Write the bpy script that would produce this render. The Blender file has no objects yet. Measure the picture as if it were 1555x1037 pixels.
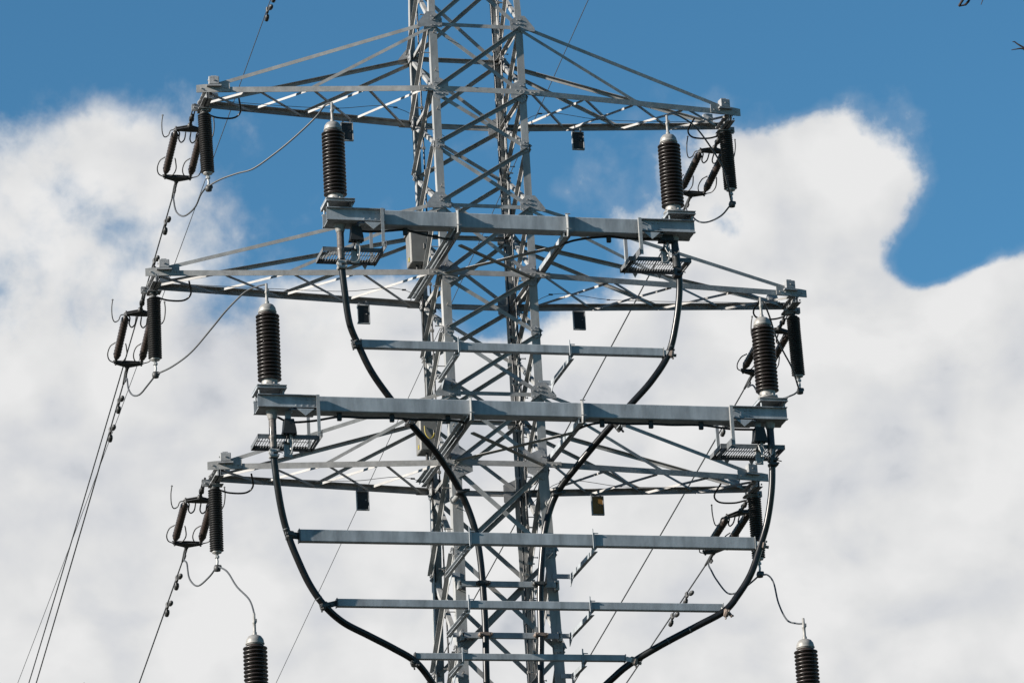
import bpy, bmesh, math, random
from mathutils import Vector, Matrix
V = Vector
R = math.radians
random.seed(7)
SC = bpy.context.scene
COL = SC.collection

# ------------------------------------------------------------------ camera
YAW, PITCH, ROLL = R(14.6033), R(19.0499), R(-3.1872)
CAM = V((-17.924, -71.152, 1.65))
fw = V((math.sin(YAW)*math.cos(PITCH), math.cos(YAW)*math.cos(PITCH), math.sin(PITCH)))
rt = V((math.cos(YAW), -math.sin(YAW), 0)); up = rt.cross(fw)
rt2 = math.cos(ROLL)*rt + math.sin(ROLL)*up
up2 = -math.sin(ROLL)*rt + math.cos(ROLL)*up
cam = bpy.data.cameras.new('camera'); co = bpy.data.objects.new('camera', cam); COL.objects.link(co)
co.matrix_world = Matrix(((rt2.x, up2.x, -fw.x, CAM.x), (rt2.y, up2.y, -fw.y, CAM.y), (rt2.z, up2.z, -fw.z, CAM.z), (0, 0, 0, 1)))
cam.lens = 142.67; cam.sensor_width = 36; cam.clip_start = 0.5; cam.clip_end = 20000
SC.camera = co

# ------------------------------------------------------------------ light and sky
SUN_AZ, SUN_EL = 81.0, 22.0          # degrees to the left of -Y, and above the horizon
SKY_STRENGTH = 0.055
SUN_STRENGTH = 5.0
SC.view_settings.view_transform = 'Standard'; SC.view_settings.look = 'None'
SC.view_settings.gamma = 1; SC.view_settings.exposure = 1.2
sl = bpy.data.lights.new('sun', 'SUN'); sl.energy = SUN_STRENGTH; sl.angle = R(0.5); sl.color = (1, 0.935, 0.85)
so = bpy.data.objects.new('sun', sl); COL.objects.link(so)
S = V((-math.sin(R(SUN_AZ))*math.cos(R(SUN_EL)), -math.cos(R(SUN_AZ))*math.cos(R(SUN_EL)), math.sin(R(SUN_EL))))
so.rotation_euler = S.to_track_quat('Z', 'Y').to_euler(); so.location = (-40, -20, 60)

W = bpy.data.worlds.new('World'); SC.world = W; W.use_nodes = True
nt = W.node_tree; nt.nodes.clear(); L = nt.links.new
def N(t, **k):
    n = nt.nodes.new(t)
    for a, b in k.items(): setattr(n, a, b)
    return n
def M(op, a, b=None, c=None, clamp=False):
    n = N('ShaderNodeMath', operation=op, use_clamp=clamp)
    for i, x in enumerate((a, b, c)):
        if x is None: continue
        if isinstance(x, (int, float)): n.inputs[i].default_value = x
        else: L(x, n.inputs[i])
    return n.outputs[0]
def SM(x, lo, hi, a=0., b=1.):
    n = N('ShaderNodeMapRange', interpolation_type='SMOOTHSTEP')
    L(x, n.inputs[0])
    for i, v in enumerate((lo, hi, a, b)): n.inputs[i+1].default_value = v
    return n.outputs[0]
sky = N('ShaderNodeTexSky', sky_type='NISHITA', sun_disc=False, sun_elevation=R(SUN_EL), sun_rotation=R(180+SUN_AZ),
        air_density=1.0, dust_density=0.0, ozone_density=3.0, altitude=300)
tint = N('ShaderNodeMix', data_type='RGBA', blend_type='MULTIPLY'); tint.inputs[0].default_value = 1
L(sky.outputs[0], tint.inputs[6]); tint.inputs[7].default_value = (0.545, 0.97, 1.04, 1)
tc = N('ShaderNodeTexCoord'); sep = N('ShaderNodeSeparateXYZ'); L(tc.outputs['Generated'], sep.inputs[0])
D = 180/math.pi
az = M('MULTIPLY', M('ARCTAN2', sep.outputs[0], sep.outputs[1]), D)       # compass bearing of the sky, degrees from +Y
el = M('MULTIPLY', M('ARCSINE', sep.outputs[2]), D)                       # height above the horizon, degrees
cv = N('ShaderNodeCombineXYZ'); L(az, cv.inputs[0]); L(el, cv.inputs[1])
def noise(scale, detail, rough, off=(0, 0, 0), dist=0.0, stretch=(1, 1, 1)):
    mp = N('ShaderNodeVectorMath', operation='MULTIPLY_ADD'); L(cv.outputs[0], mp.inputs[0])
    mp.inputs[1].default_value = stretch; mp.inputs[2].default_value = off
    n = N('ShaderNodeTexNoise'); L(mp.outputs[0], n.inputs['Vector'])
    n.inputs['Scale'].default_value = scale; n.inputs['Detail'].default_value = detail
    n.inputs['Roughness'].default_value = rough; n.inputs['Distortion'].default_value = dist
    return n
wn = noise(0.55, 3, 0.5, (31, 7, 0))
wv = N('ShaderNodeVectorMath', operation='SUBTRACT'); L(wn.outputs['Color'], wv.inputs[0]); wv.inputs[1].default_value = (.5, .5, .5)
wp = N('ShaderNodeVectorMath', operation='MULTIPLY_ADD'); L(wv.outputs[0], wp.inputs[0]); wp.inputs[1].default_value = (.9, .9, 0); L(cv.outputs[0], wp.inputs[2])
# cloud masses: bearing, elevation, half widths (degrees), amount
BLOBS = [
 (7.41, 21.40, 1.47, 1.16, 0.90),
 (8.86, 22.10, 0.98, 0.72, 0.90),
 (9.67, 21.59, 0.74, 1.12, 0.75),
 (8.27, 20.00, 2.56, 0.84, 0.50),
 (9.95, 20.15, 0.88, 0.56, 0.30),
 (18.68, 20.45, 1.77, 1.49, 1.10),
 (19.55, 21.31, 1.08, 0.70, 0.75),
 (18.27, 21.46, 0.69, 0.56, 0.50),
 (20.44, 20.77, 0.61, 0.61, 0.80),
 (19.87, 20.45, 0.49, 0.46, 0.30),
 (17.28, 20.27, 0.88, 0.74, 0.45),
 (21.83, 18.89, 0.79, 0.65, 1.10),
 (18.75, 18.96, 3.93, 0.93, 0.50),
 (15.45, 21.18, 0.49, 0.26, 0.40),
 (12.50, 19.88, 1.18, 0.42, 0.75),
 (16.52, 20.69, 0.49, 0.37, 0.25),
 (14.34, 19.98, 0.93, 0.79, -0.95),
 (21.03, 19.65, 0.51, 0.48, -1.10),
 (21.48, 19.80, 0.39, 0.28, -0.50),
 (20.54, 19.72, 0.37, 0.33, -0.60),
 (11.47, 21.22, 0.59, 0.56, -0.20),
 (14.06, 23.06, 8.85, 1.07, -0.50),
 (15.87, 19.90, 0.59, 0.56, -0.35),
 (21.75, 20.47, 1.18, 0.65, -0.50),
]
dens = None
for (a, e, ra, re, amt) in BLOBS:
    q = N('ShaderNodeVectorMath', operation='SUBTRACT'); L(wp.outputs[0], q.inputs[0]); q.inputs[1].default_value = (a, e, 0)
    q2 = N('ShaderNodeVectorMath', operation='MULTIPLY'); L(q.outputs[0], q2.inputs[0]); q2.inputs[1].default_value = (1/ra, 1/re, 0)
    q3 = N('ShaderNodeVectorMath', operation='DOT_PRODUCT'); L(q2.outputs[0], q3.inputs[0]); L(q2.outputs[0], q3.inputs[1])
    g = M('MULTIPLY', M('POWER', 0.3679, q3.outputs['Value']), amt)
    dens = g if dens is None else M('ADD', dens, g)
side = SM(M('ABSOLUTE', M('SUBTRACT', az, 14.6)), 60, 28)      # low cloud limited to this quarter of the sky, to cut ambient light
low = M('MULTIPLY', SM(el, 20.4, 18.3), side)
dens = M('ADD', dens, M('MULTIPLY', low, 1.5))
n1 = noise(0.62, 9, 0.56, (3.1, 12.4, 2.0), 0.25)
n2 = noise(2.2, 8, 0.62, (9.1, 2.4, 5.0), 0.2)
dens = M('ADD', dens, M('MULTIPLY', M('SUBTRACT', n1.outputs['Fac'], 0.5), 1.5))
dens = M('ADD', dens, M('MULTIPLY', M('SUBTRACT', n2.outputs['Fac'], 0.5), 0.62))
n5 = noise(1.25, 4, 0.5, (17.0, 5.0, 3.0), 0.3)
dens = M('ADD', dens, M('MULTIPLY', M('SUBTRACT', n5.outputs['Fac'], 0.5), 0.95))
crisp = SM(dens, 0.28, 0.90); soft = SM(dens, 0.02, 1.10)       # the cloud to the west of the tower is thinner and hazier
hz = SM(az, 13.2, 10.0)
mask = M('ADD', M('MULTIPLY', crisp, M('SUBTRACT', 1.0, hz)), M('MULTIPLY', soft, hz))
thin = M('MULTIPLY', SM(dens, 0.05, 0.6), 0.16)
mask = M('MAXIMUM', mask, thin)
n3 = noise(0.42, 6, 0.5, (40.0, 3.0, 8.0), 0.3, (1, 1.5, 1))
na = noise(0.6, 5, 0.46, (3.1, 12.4, 2.0), 0.2); nb = noise(0.6, 5, 0.46, (3.1-.5, 12.4+.36, 2.0), 0.2)
relief_shade = M('MULTIPLY', M('SUBTRACT', na.outputs['Fac'], nb.outputs['Fac']), 1.7)  # sunward sides lightened, far sides darkened: billow shading put into the cloud colour
n4 = noise(0.5, 5, 0.45, (11.0, 23.0, 4.0), 0.4, (1, 1.6, 1))
shade = M('ADD', M('MULTIPLY', SM(dens, 0.2, 0.8), 0.26), M('MULTIPLY', SM(n3.outputs['Fac'], 0.30, 0.60), 0.40))
shade = M('ADD', M('ADD', shade, relief_shade), M('MULTIPLY', SM(n4.outputs['Fac'], 0.35, 0.65), 0.32))
cr = N('ShaderNodeValToRGB'); L(shade, cr.inputs[0])
cr.color_ramp.elements[0].position = 0.0; cr.color_ramp.elements[0].color = (0.47, 0.50, 0.55, 1)
cr.color_ramp.elements[1].position = 1.0; cr.color_ramp.elements[1].color = (0.80, 0.80, 0.80, 1)
ee = cr.color_ramp.elements.new(0.33); ee.color = (0.635, 0.65, 0.68, 1)
ee = cr.color_ramp.elements.new(0.66); ee.color = (0.725, 0.73, 0.735, 1)
bg1 = N('ShaderNodeBackground'); L(tint.outputs[2], bg1.inputs[0]); bg1.inputs[1].default_value = SKY_STRENGTH
bg2 = N('ShaderNodeBackground'); L(cr.outputs[0], bg2.inputs[0]); bg2.inputs[1].default_value = 0.445
mx = N('ShaderNodeMixShader'); L(mask, mx.inputs[0]); L(bg1.outputs[0], mx.inputs[1]); L(bg2.outputs[0], mx.inputs[2])
wo = N('ShaderNodeOutputWorld'); L(mx.outputs[0], wo.inputs[0])

# ------------------------------------------------------------------ materials
def mat(name, col, rough=0.5, metal=0.0, var=0.15, scale=6.0, col2=None, bump=0.0, coat=0.0, streak=False, spec=0.5):
    m = bpy.data.materials.new(name); m.use_nodes = True; t = m.node_tree; b = t.nodes['Principled BSDF']
    tcn = t.nodes.new('ShaderNodeTexCoord'); src = tcn.outputs['Object']
    if streak:
        mp = t.nodes.new('ShaderNodeMapping'); mp.inputs['Scale'].default_value = (1, 1, 0.25); t.links.new(src, mp.inputs[0]); src = mp.outputs[0]
    n = t.nodes.new('ShaderNodeTexNoise'); n.inputs['Scale'].default_value = scale; n.inputs['Detail'].default_value = 6; n.inputs['Roughness'].default_value = 0.65
    t.links.new(src, n.inputs['Vector'])
    r = t.nodes.new('ShaderNodeValToRGB'); t.links.new(n.outputs['Fac'], r.inputs[0])
    c2 = col2 or tuple(c*(1+var) for c in col); c1 = tuple(c*(1-var) for c in col)
    r.color_ramp.elements[0].position = 0.3; r.color_ramp.elements[0].color = (*c1, 1)
    r.color_ramp.elements[1].position = 0.7; r.color_ramp.elements[1].color = (*c2, 1)
    t.links.new(r.outputs[0], b.inputs['Base Color'])
    mr = t.nodes.new('ShaderNodeMapRange'); t.links.new(n.outputs['Fac'], mr.inputs[0])
    mr.inputs[3].default_value = max(0.05, rough-0.1); mr.inputs[4].default_value = min(1, rough+0.12)
    t.links.new(mr.outputs[0], b.inputs['Roughness'])
    b.inputs['Metallic'].default_value = metal; b.inputs['Coat Weight'].default_value = coat
    b.inputs['Specular IOR Level'].default_value = spec
    if bump:
        n2 = t.nodes.new('ShaderNodeTexNoise'); n2.inputs['Scale'].default_value = scale*5; n2.inputs['Detail'].default_value = 4; t.links.new(tcn.outputs['Object'], n2.inputs['Vector'])
        bp = t.nodes.new('ShaderNodeBump'); bp.inputs['Strength'].default_value = bump; bp.inputs['Distance'].default_value = 0.01
        t.links.new(n2.outputs['Fac'], bp.inputs['Height']); t.links.new(bp.outputs[0], b.inputs['Normal'])
    return m
STEEL = mat('weathered_steel', (0.225, 0.225, 0.222), 0.58, 0.0, 0.3, 4, streak=True, bump=0.15, spec=0.35)
ARM = mat('crossarm_steel', (0.25, 0.245, 0.237), 0.58, 0.0, 0.28, 4, bump=0.15, spec=0.35)
PLATE = mat('gusset_steel', (0.21, 0.213, 0.217), 0.62, 0.0, 0.3, 9, bump=0.2, spec=0.35)
BOLT = mat('bolt_zinc', (0.22, 0.205, 0.19), 0.5, 0.3, 0.2, 30)
PAINT = mat('beam_paint', (0.225, 0.243, 0.258), 0.5, 0.0, 0.34, 4.0, bump=0.12, spec=0.4, streak=True)
GALV = mat('bright_zinc', (0.26, 0.26, 0.255), 0.5, 0.3, 0.2, 12)
PORC = mat('brown_porcelain', (0.019, 0.0135, 0.011), 0.33, 0.0, 0.4, 5, coat=0.12)
POLY = mat('black_silicone', (0.008, 0.007, 0.007), 0.5, 0.0, 0.3, 20)
RODM = mat('brown_rod', (0.030, 0.021, 0.018), 0.42, 0.0, 0.35, 14)
CAPM = mat('aluminium_cap', (0.20, 0.193, 0.182), 0.55, 0.2, 0.3, 15)
BLACK = mat('black_sheath', (0.006, 0.006, 0.0065), 0.30, 0.0, 0.6, 6, spec=0.3)
RUBBER = mat('black_rubber', (0.008, 0.008, 0.008), 0.6, 0.0, 0.3, 14)
CONDM = mat('grey_conductor', (0.06, 0.063, 0.066), 0.55, 0.3, 0.2, 30)
FORGED = mat('forged_fittings', (0.045, 0.045, 0.045), 0.55, 0.3, 0.3, 20)
RUST = mat('rusty_clamp', (0.15, 0.115, 0.095), 0.6, 0.1, 0.3, 25)
SLEEVE = mat('worn_sleeve', (0.085, 0.075, 0.068), 0.45, 0.2, 0.5, 14)
GRATE = mat('grating_steel', (0.10, 0.105, 0.11), 0.55, 0.2, 0.3, 12)
PLASTIC = mat('dark_plate', (0.006, 0.006, 0.007), 0.4, 0.0, 0.2, 6)
AMBER = mat('amber_plate', (0.20, 0.10, 0.02), 0.5, 0.0, 0.2, 6)
CABM = mat('cabinet_grey', (0.125, 0.122, 0.115), 0.55, 0.1, 0.15, 5)
YEL = mat('yellow_sleeve', (0.24, 0.19, 0.02), 0.5, 0.0, 0.1, 5)
BARK = mat('dark_bark', (0.020, 0.011, 0.009), 0.85, 0.0, 0.35, 10, bump=0.5)
GROUND = mat('meadow', (0.017, 0.021, 0.010), 0.95, 0.0, 0.35, 0.3, col2=(0.027, 0.027, 0.015), bump=0.3)

# ------------------------------------------------------------------ mesh helpers
class MB:
    def __init__(s): s.v = []; s.f = []; s.sm = []
    def add(s, vs, fs, smooth=False):
        o = len(s.v); s.v += [tuple(v) for v in vs]; s.f += [tuple(i+o for i in f) for f in fs]; s.sm += [smooth]*len(fs); return s
    def prism(s, poly, p0, p1, cap=True):        # poly: list of (offset vectors); swept from p0 to p1
        n = len(poly); vs = [V(p0)+q for q in poly]+[V(p1)+q for q in poly]
        fs = [(i, (i+1) % n, n+(i+1) % n, n+i) for i in range(n)]
        if cap: fs += [tuple(range(n-1, -1, -1)), tuple(range(n, 2*n))]
        return s.add(vs, fs)
    def box(s, c, d, X=(1, 0, 0), Y=(0, 1, 0), Z=(0, 0, 1), ch=0.0):
        X, Y, Z = V(X)*d[0]/2, V(Y)*d[1]/2, V(Z)*d[2]/2; c = V(c)
        if ch <= 0:
            poly = [-X-Y, X-Y, X+Y, -X+Y]; return s.prism(poly, c-Z, c+Z)
        kx, ky, kz = (1-2*ch/d[0]), (1-2*ch/d[1]), (1-2*ch/d[2])
        def ring(a, b, z): return [c+z*Z-X*a-Y*b, c+z*Z+X*a-Y*b, c+z*Z+X*a+Y*b, c+z*Z-X*a+Y*b]
        def oct_(z): return [c+z*Z-X*kx-Y, c+z*Z+X*kx-Y, c+z*Z+X-Y*ky, c+z*Z+X+Y*ky, c+z*Z+X*kx+Y, c+z*Z-X*kx+Y, c+z*Z-X+Y*ky, c+z*Z-X-Y*ky]
        vs = ring(kx, ky, -1)+oct_(-kz)+oct_(kz)+ring(kx, ky, 1)
        fs = [(3, 2, 1, 0), (20, 21, 22, 23)]
        for i in range(8): fs.append((4+i, 4+(i+1) % 8, 12+(i+1) % 8, 12+i))
        for i in range(4):
            fs.append((i, (i+1) % 4, 4+(2*i+1), 4+2*i)); fs.append(((i+1) % 4, 4+(2*i+2) % 8, 4+(2*i+1)))
            fs.append((20+i, 12+2*i, 12+2*i+1, 20+(i+1) % 4)); fs.append((20+(i+1) % 4, 12+2*i+1, 12+(2*i+2) % 8))
        return s.add(vs, fs)
    def angle(s, p0, p1, u, v, b, t, b2=None):   # L profile, heel on the line p0-p1, flanges along u and v
        p0, p1 = V(p0), V(p1); d = (p1-p0).normalized(); u = V(u); v = V(v); b2 = b2 or b
        u = (u-d*u.dot(d)).normalized(); v = (v-d*v.dot(d)-u*v.dot(u)).normalized()
        return s.prism([u*x+v*y for x, y in ((0, 0), (b, 0), (b, t), (t, t), (t, b2), (0, b2))], p0, p1)
    def channel(s, p0, p1, u, v, w, h, t):       # U profile: web of height h along v (centred), flanges of width w along u
        p0, p1 = V(p0), V(p1); d = (p1-p0).normalized(); u = V(u); v = V(v)
        u = (u-d*u.dot(d)).normalized(); v = (v-d*v.dot(d)-u*v.dot(u)).normalized(); k = h/2
        return s.prism([u*x+v*y for x, y in ((0, -k), (w, -k), (w, -k+t), (t, -k+t), (t, k-t), (w, k-t), (w, k), (0, k))], p0, p1)
    def tube(s, pts, r, n=8, cap=True):
        pts = [V(p) for p in pts]; m = len(pts); rs = r if isinstance(r, (list, tuple)) else [r]*m
        vs = []; ref = None
        for i, p in enumerate(pts):
            d = (pts[min(i+1, m-1)]-pts[max(i-1, 0)]).normalized()
            if ref is None: ref = d.orthogonal().normalized()
            ref = (ref-d*ref.dot(d)); ref = ref.normalized() if ref.length > 1e-6 else d.orthogonal().normalized()
            w = d.cross(ref)
            vs += [p+(ref*math.cos(2*math.pi*k/n)+w*math.sin(2*math.pi*k/n))*rs[i] for k in range(n)]
        fs = [(i*n+k, i*n+(k+1) % n, (i+1)*n+(k+1) % n, (i+1)*n+k) for i in range(m-1) for k in range(n)]
        s.add(vs, fs, True)
        if cap: s.add(vs[:n], [tuple(range(n-1, -1, -1))]); s.add(vs[-n:], [tuple(range(n))])
        return s
    def lathe(s, prof, o=(0, 0, 0), ax=(0, 0, 1), n=20, smooth=True):   # prof: (radius, height along ax)
        o = V(o); ax = V(ax).normalized(); e1 = ax.orthogonal().normalized(); e2 = ax.cross(e1)
        vs = [o+ax*h+(e1*math.cos(2*math.pi*k/n)+e2*math.sin(2*math.pi*k/n))*max(r, 1e-4) for r, h in prof for k in range(n)]
        m = len(prof)
        return s.add(vs, [(i*n+k, i*n+(k+1) % n, (i+1)*n+(k+1) % n, (i+1)*n+k) for i in range(m-1) for k in range(n)], smooth)
    def bolt(s, p, n, r=0.017, h=0.018):
        n = V(n).normalized(); return s.lathe([(0, h), (r, h), (r, 0), (r*0.9, -0.004)], p, n, 6, False)
    def plate(s, poly, nrm, t):                  # flat polygon of points, given thickness along nrm
        nn = V(nrm).normalized()*t; poly = [V(p) for p in poly]
        k = len(poly); vs = poly+[p+nn for p in poly]
        return s.add(vs, [tuple(range(k-1, -1, -1)), tuple(range(k, 2*k))]+[(i, (i+1) % k, k+(i+1) % k, k+i) for i in range(k)])

def obj(name, mb, m, parent=None, label=None):
    me = bpy.data.meshes.new(name); me.from_pydata(mb.v, [], mb.f); me.update()
    b = bmesh.new(); b.from_mesh(me)
    sm = list(mb.sm)
    for i, f in enumerate(b.faces): f.smooth = sm[i]
    bmesh.ops.recalc_face_normals(b, faces=b.faces); b.to_mesh(me); b.free()
    me.materials.append(m)
    o = bpy.data.objects.new(name, me); COL.objects.link(o)
    if parent is not None: o.parent = parent
    if label: o['label'] = label
    return o
def tag(o, label, cat, group=None):
    o['label'] = label; o['category'] = cat
    if group: o['group'] = group
    return o
def thing(name, label, cat, loc=(0, 0, 0), group=None, mw=None):
    o = bpy.data.objects.new(name, None); COL.objects.link(o); o.empty_display_size = 0.2
    if mw is not None: o.matrix_world = mw
    else: o.location = loc
    return tag(o, label, cat, group)
def copy_thing(root, mw, label):
    r = root.copy(); COL.objects.link(r); r.matrix_world = mw; r['label'] = label
    for ch in list(root.children):
        c = ch.copy(); COL.objects.link(c); c.parent = r
        for g in list(ch.children):
            d = g.copy(); COL.objects.link(d); d.parent = c
    return r
def smooth_path(P, k=6):                         # Catmull-Rom through the points
    P = [V(p) for p in P]; out = []
    Q = [P[0]*2-P[1]]+P+[P[-1]*2-P[-2]]
    for i in range(1, len(Q)-2):
        a, b, c, d = Q[i-1], Q[i], Q[i+1], Q[i+2]
        for j in range(k):
            t = j/k; out.append(0.5*((2*b)+(c-a)*t+(2*a-5*b+4*c-d)*t*t+(3*b-a-3*c+d)*t**3))
    return out+[P[-1]]
def T(loc): return Matrix.Translation(V(loc))

# ------------------------------------------------------------------ ground
g = MB(); g.add([(-6000, -6000, 0), (6000, -6000, 0), (6000, 6000, 0), (-6000, 6000, 0)], [(0, 1, 2, 3)])
go = obj('ground', g, GROUND); go['kind'] = 'structure'

# ------------------------------------------------------------------ lattice tower
A0 = 0.93
ZA = [31.83, 28.06, 24.28]; ZT = [33.24, 29.49, 25.71]; LA = [5.41, 6.48, 5.41]
LEV = [36.6, 34.9, 33.24, 31.83, 30.70, 29.49, 28.06, 26.92, 25.71, 24.28, 22.57, 20.69, 18.65, 16.5, 14.2, 11.7, 9.0, 6.1, 3.1, 0.0]
def aw(z): return A0+(0.02*(24.28-z) if z < 24.28 else (-0.03*(z-33.24) if z > 33.24 else 0))
tower = thing('lattice_tower', 'tall grey galvanised steel lattice tower carrying the crossarms and cable beams', 'pylon')
def cn(sx, sy, z): a = aw(z); return V((sx*a, sy*a, z))
for sx in (-1, 1):
    for sy in (-1, 1):
        m = MB()
        for z0, z1, b in ((0, 16.5, .24), (16.5, 24.28, .20), (24.28, 28.06, .165), (28.06, 33.24, .145), (33.24, 36.6, .125)):
            m.angle(cn(sx, sy, z0), cn(sx, sy, z1), (-sx, 0, 0), (0, -sy, 0), b, 0.016)
        obj('leg', m, STEEL, tower)
FACES = [(V((0, -1, 0)), V((1, 0, 0))), (V((1, 0, 0)), V((0, 1, 0))), (V((0, 1, 0)), V((-1, 0, 0))), (V((-1, 0, 0)), V((0, -1, 0)))]
def fpt(n, r, s, z, off): a = aw(z); return n*(a+off)+r*(s*a)+V((0, 0, z))     # point on a face; s=-1 left edge, +1 right edge seen from outside
lower = MB(); DZ = V((0, 0, -1)); vis_gus = []
for i in range(len(LEV)-1):
    z1, z0 = LEV[i], LEV[i+1]
    seen = z1 > 20
    bw = 0.075 if z0 > 24 else 0.09
    for (n, r) in FACES:
        ins = 1-0.07
        for k in (0, 1):
            m = MB() if seen else lower
            if k == 0:   # rising to the right, bolted outside the legs, flange standing out
                p0, p1 = fpt(n, r, -ins, z0+.04, .006), fpt(n, r, ins, z1-.04, .006)
                w = V((0, 0, -1)); m.angle(p0, p1, n, w, bw, .008)
            else:        # falling to the right, inside the legs, flange standing in
                p0, p1 = fpt(n, r, -ins, z1-.04, -.026), fpt(n, r, ins, z0+.04, -.026)
                w = V((0, 0, -1)); m.angle(p0, p1, -n, w, bw, .008)
            if seen: obj('brace', m, STEEL, tower)
lo = obj('lower_brace', lower, STEEL, tower); lo['kind'] = 'stuff'
for z in ZT+[a-.03 for a in ZA]+[36.5]:
    for (n, r) in FACES:
        if z < 36 and abs(n.y) > .5 and z not in ZT: continue
        m = MB(); m.angle(fpt(n, r, -.95, z, -.045), fpt(n, r, .95, z, -.045), -n, DZ, .075, .008); obj('horizontal_strut', m, STEEL, tower)
for z in ZA:
    for sy in (-1, 1):
        m = MB(); m.angle((-A0-.26, sy*(A0+.032), z+.047), (A0+.26, sy*(A0+.032), z+.047), (0, -sy, 0), DZ, .03, .010, .105)
        for x in (-1.1, -1.02, -.88, -.8, .8, .88, 1.02, 1.1): m.bolt((x, sy*(A0+.032), z-.01), (0, sy, 0))
        obj('horizontal_strut', m, ARM, tower)
# gusset plates with their bolts on every visible joint
for z in LEV[1:12]:
    big0 = (.31 if z < 25 else .24) if z in ZA else (.20 if z in ZT else .14)
    for (n, r) in FACES:
        for s in (-1, 1):
            big = big0
            if abs(n.x) > .5 and z in (34.9,): continue
            c = fpt(n, r, s, z, .0165); ii = -r*s; m = MB()
            if abs(n.x) > .5: big *= .7
            o_ = .16 if (z in ZT and abs(n.y) > .5) else -.012
            poly = [c-ii*o_+V((0, 0, big*.5)), c+ii*.10+V((0, 0, big)), c+ii*(big*1.3)+V((0, 0, big*.55)), c+ii*(big*1.3)-V((0, 0, big*.55)), c+ii*.10-V((0, 0, big)), c-ii*o_-V((0, 0, big*.7))]
            if z in ZT: poly = [c-ii*(o_*.3)+V((0, 0, .19)), c+ii*.11+V((0, 0, .19)), c+ii*.25+V((0, 0, .06)), c+ii*.25-V((0, 0, .13)), c-ii*(o_*1.5)-V((0, 0, .13)), c-ii*(o_*1.5)-V((0, 0, .06))]
            m.plate(poly, n, .011)
            for bx in (.045, .105, .2 if big > .15 else .16):
                for bz in (-big*.45, 0.02, big*.5):
                    if bx > .11 and bz > big*.4: continue
                    m.bolt(c+ii*bx+V((0, 0, bz))+n*.011, n)
            obj('gusset_plate', m, PLATE, tower)
# step bolts up two of the legs
for (sx, sy) in ((-1, -1), (1, 1)):
    z = 19.8; k = 0
    while z < 35.4:
        c = cn(sx, sy, z); d = V((sx, 0, 0)) if k % 2 == 0 else V((0, sy, 0))
        off = V((0, -sy*.07, 0)) if k % 2 == 0 else V((-sx*.07, 0, 0))
        m = MB(); m.tube([c+off-d*.03, c+off+d*.15], .0095, 6); m.lathe([(0, .012), (.018, .012), (.018, 0), (0, 0)], c+off+d*.15, d, 6, False)
        obj('step_bolt', m, BOLT, tower); z += .40; k += 1

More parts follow.
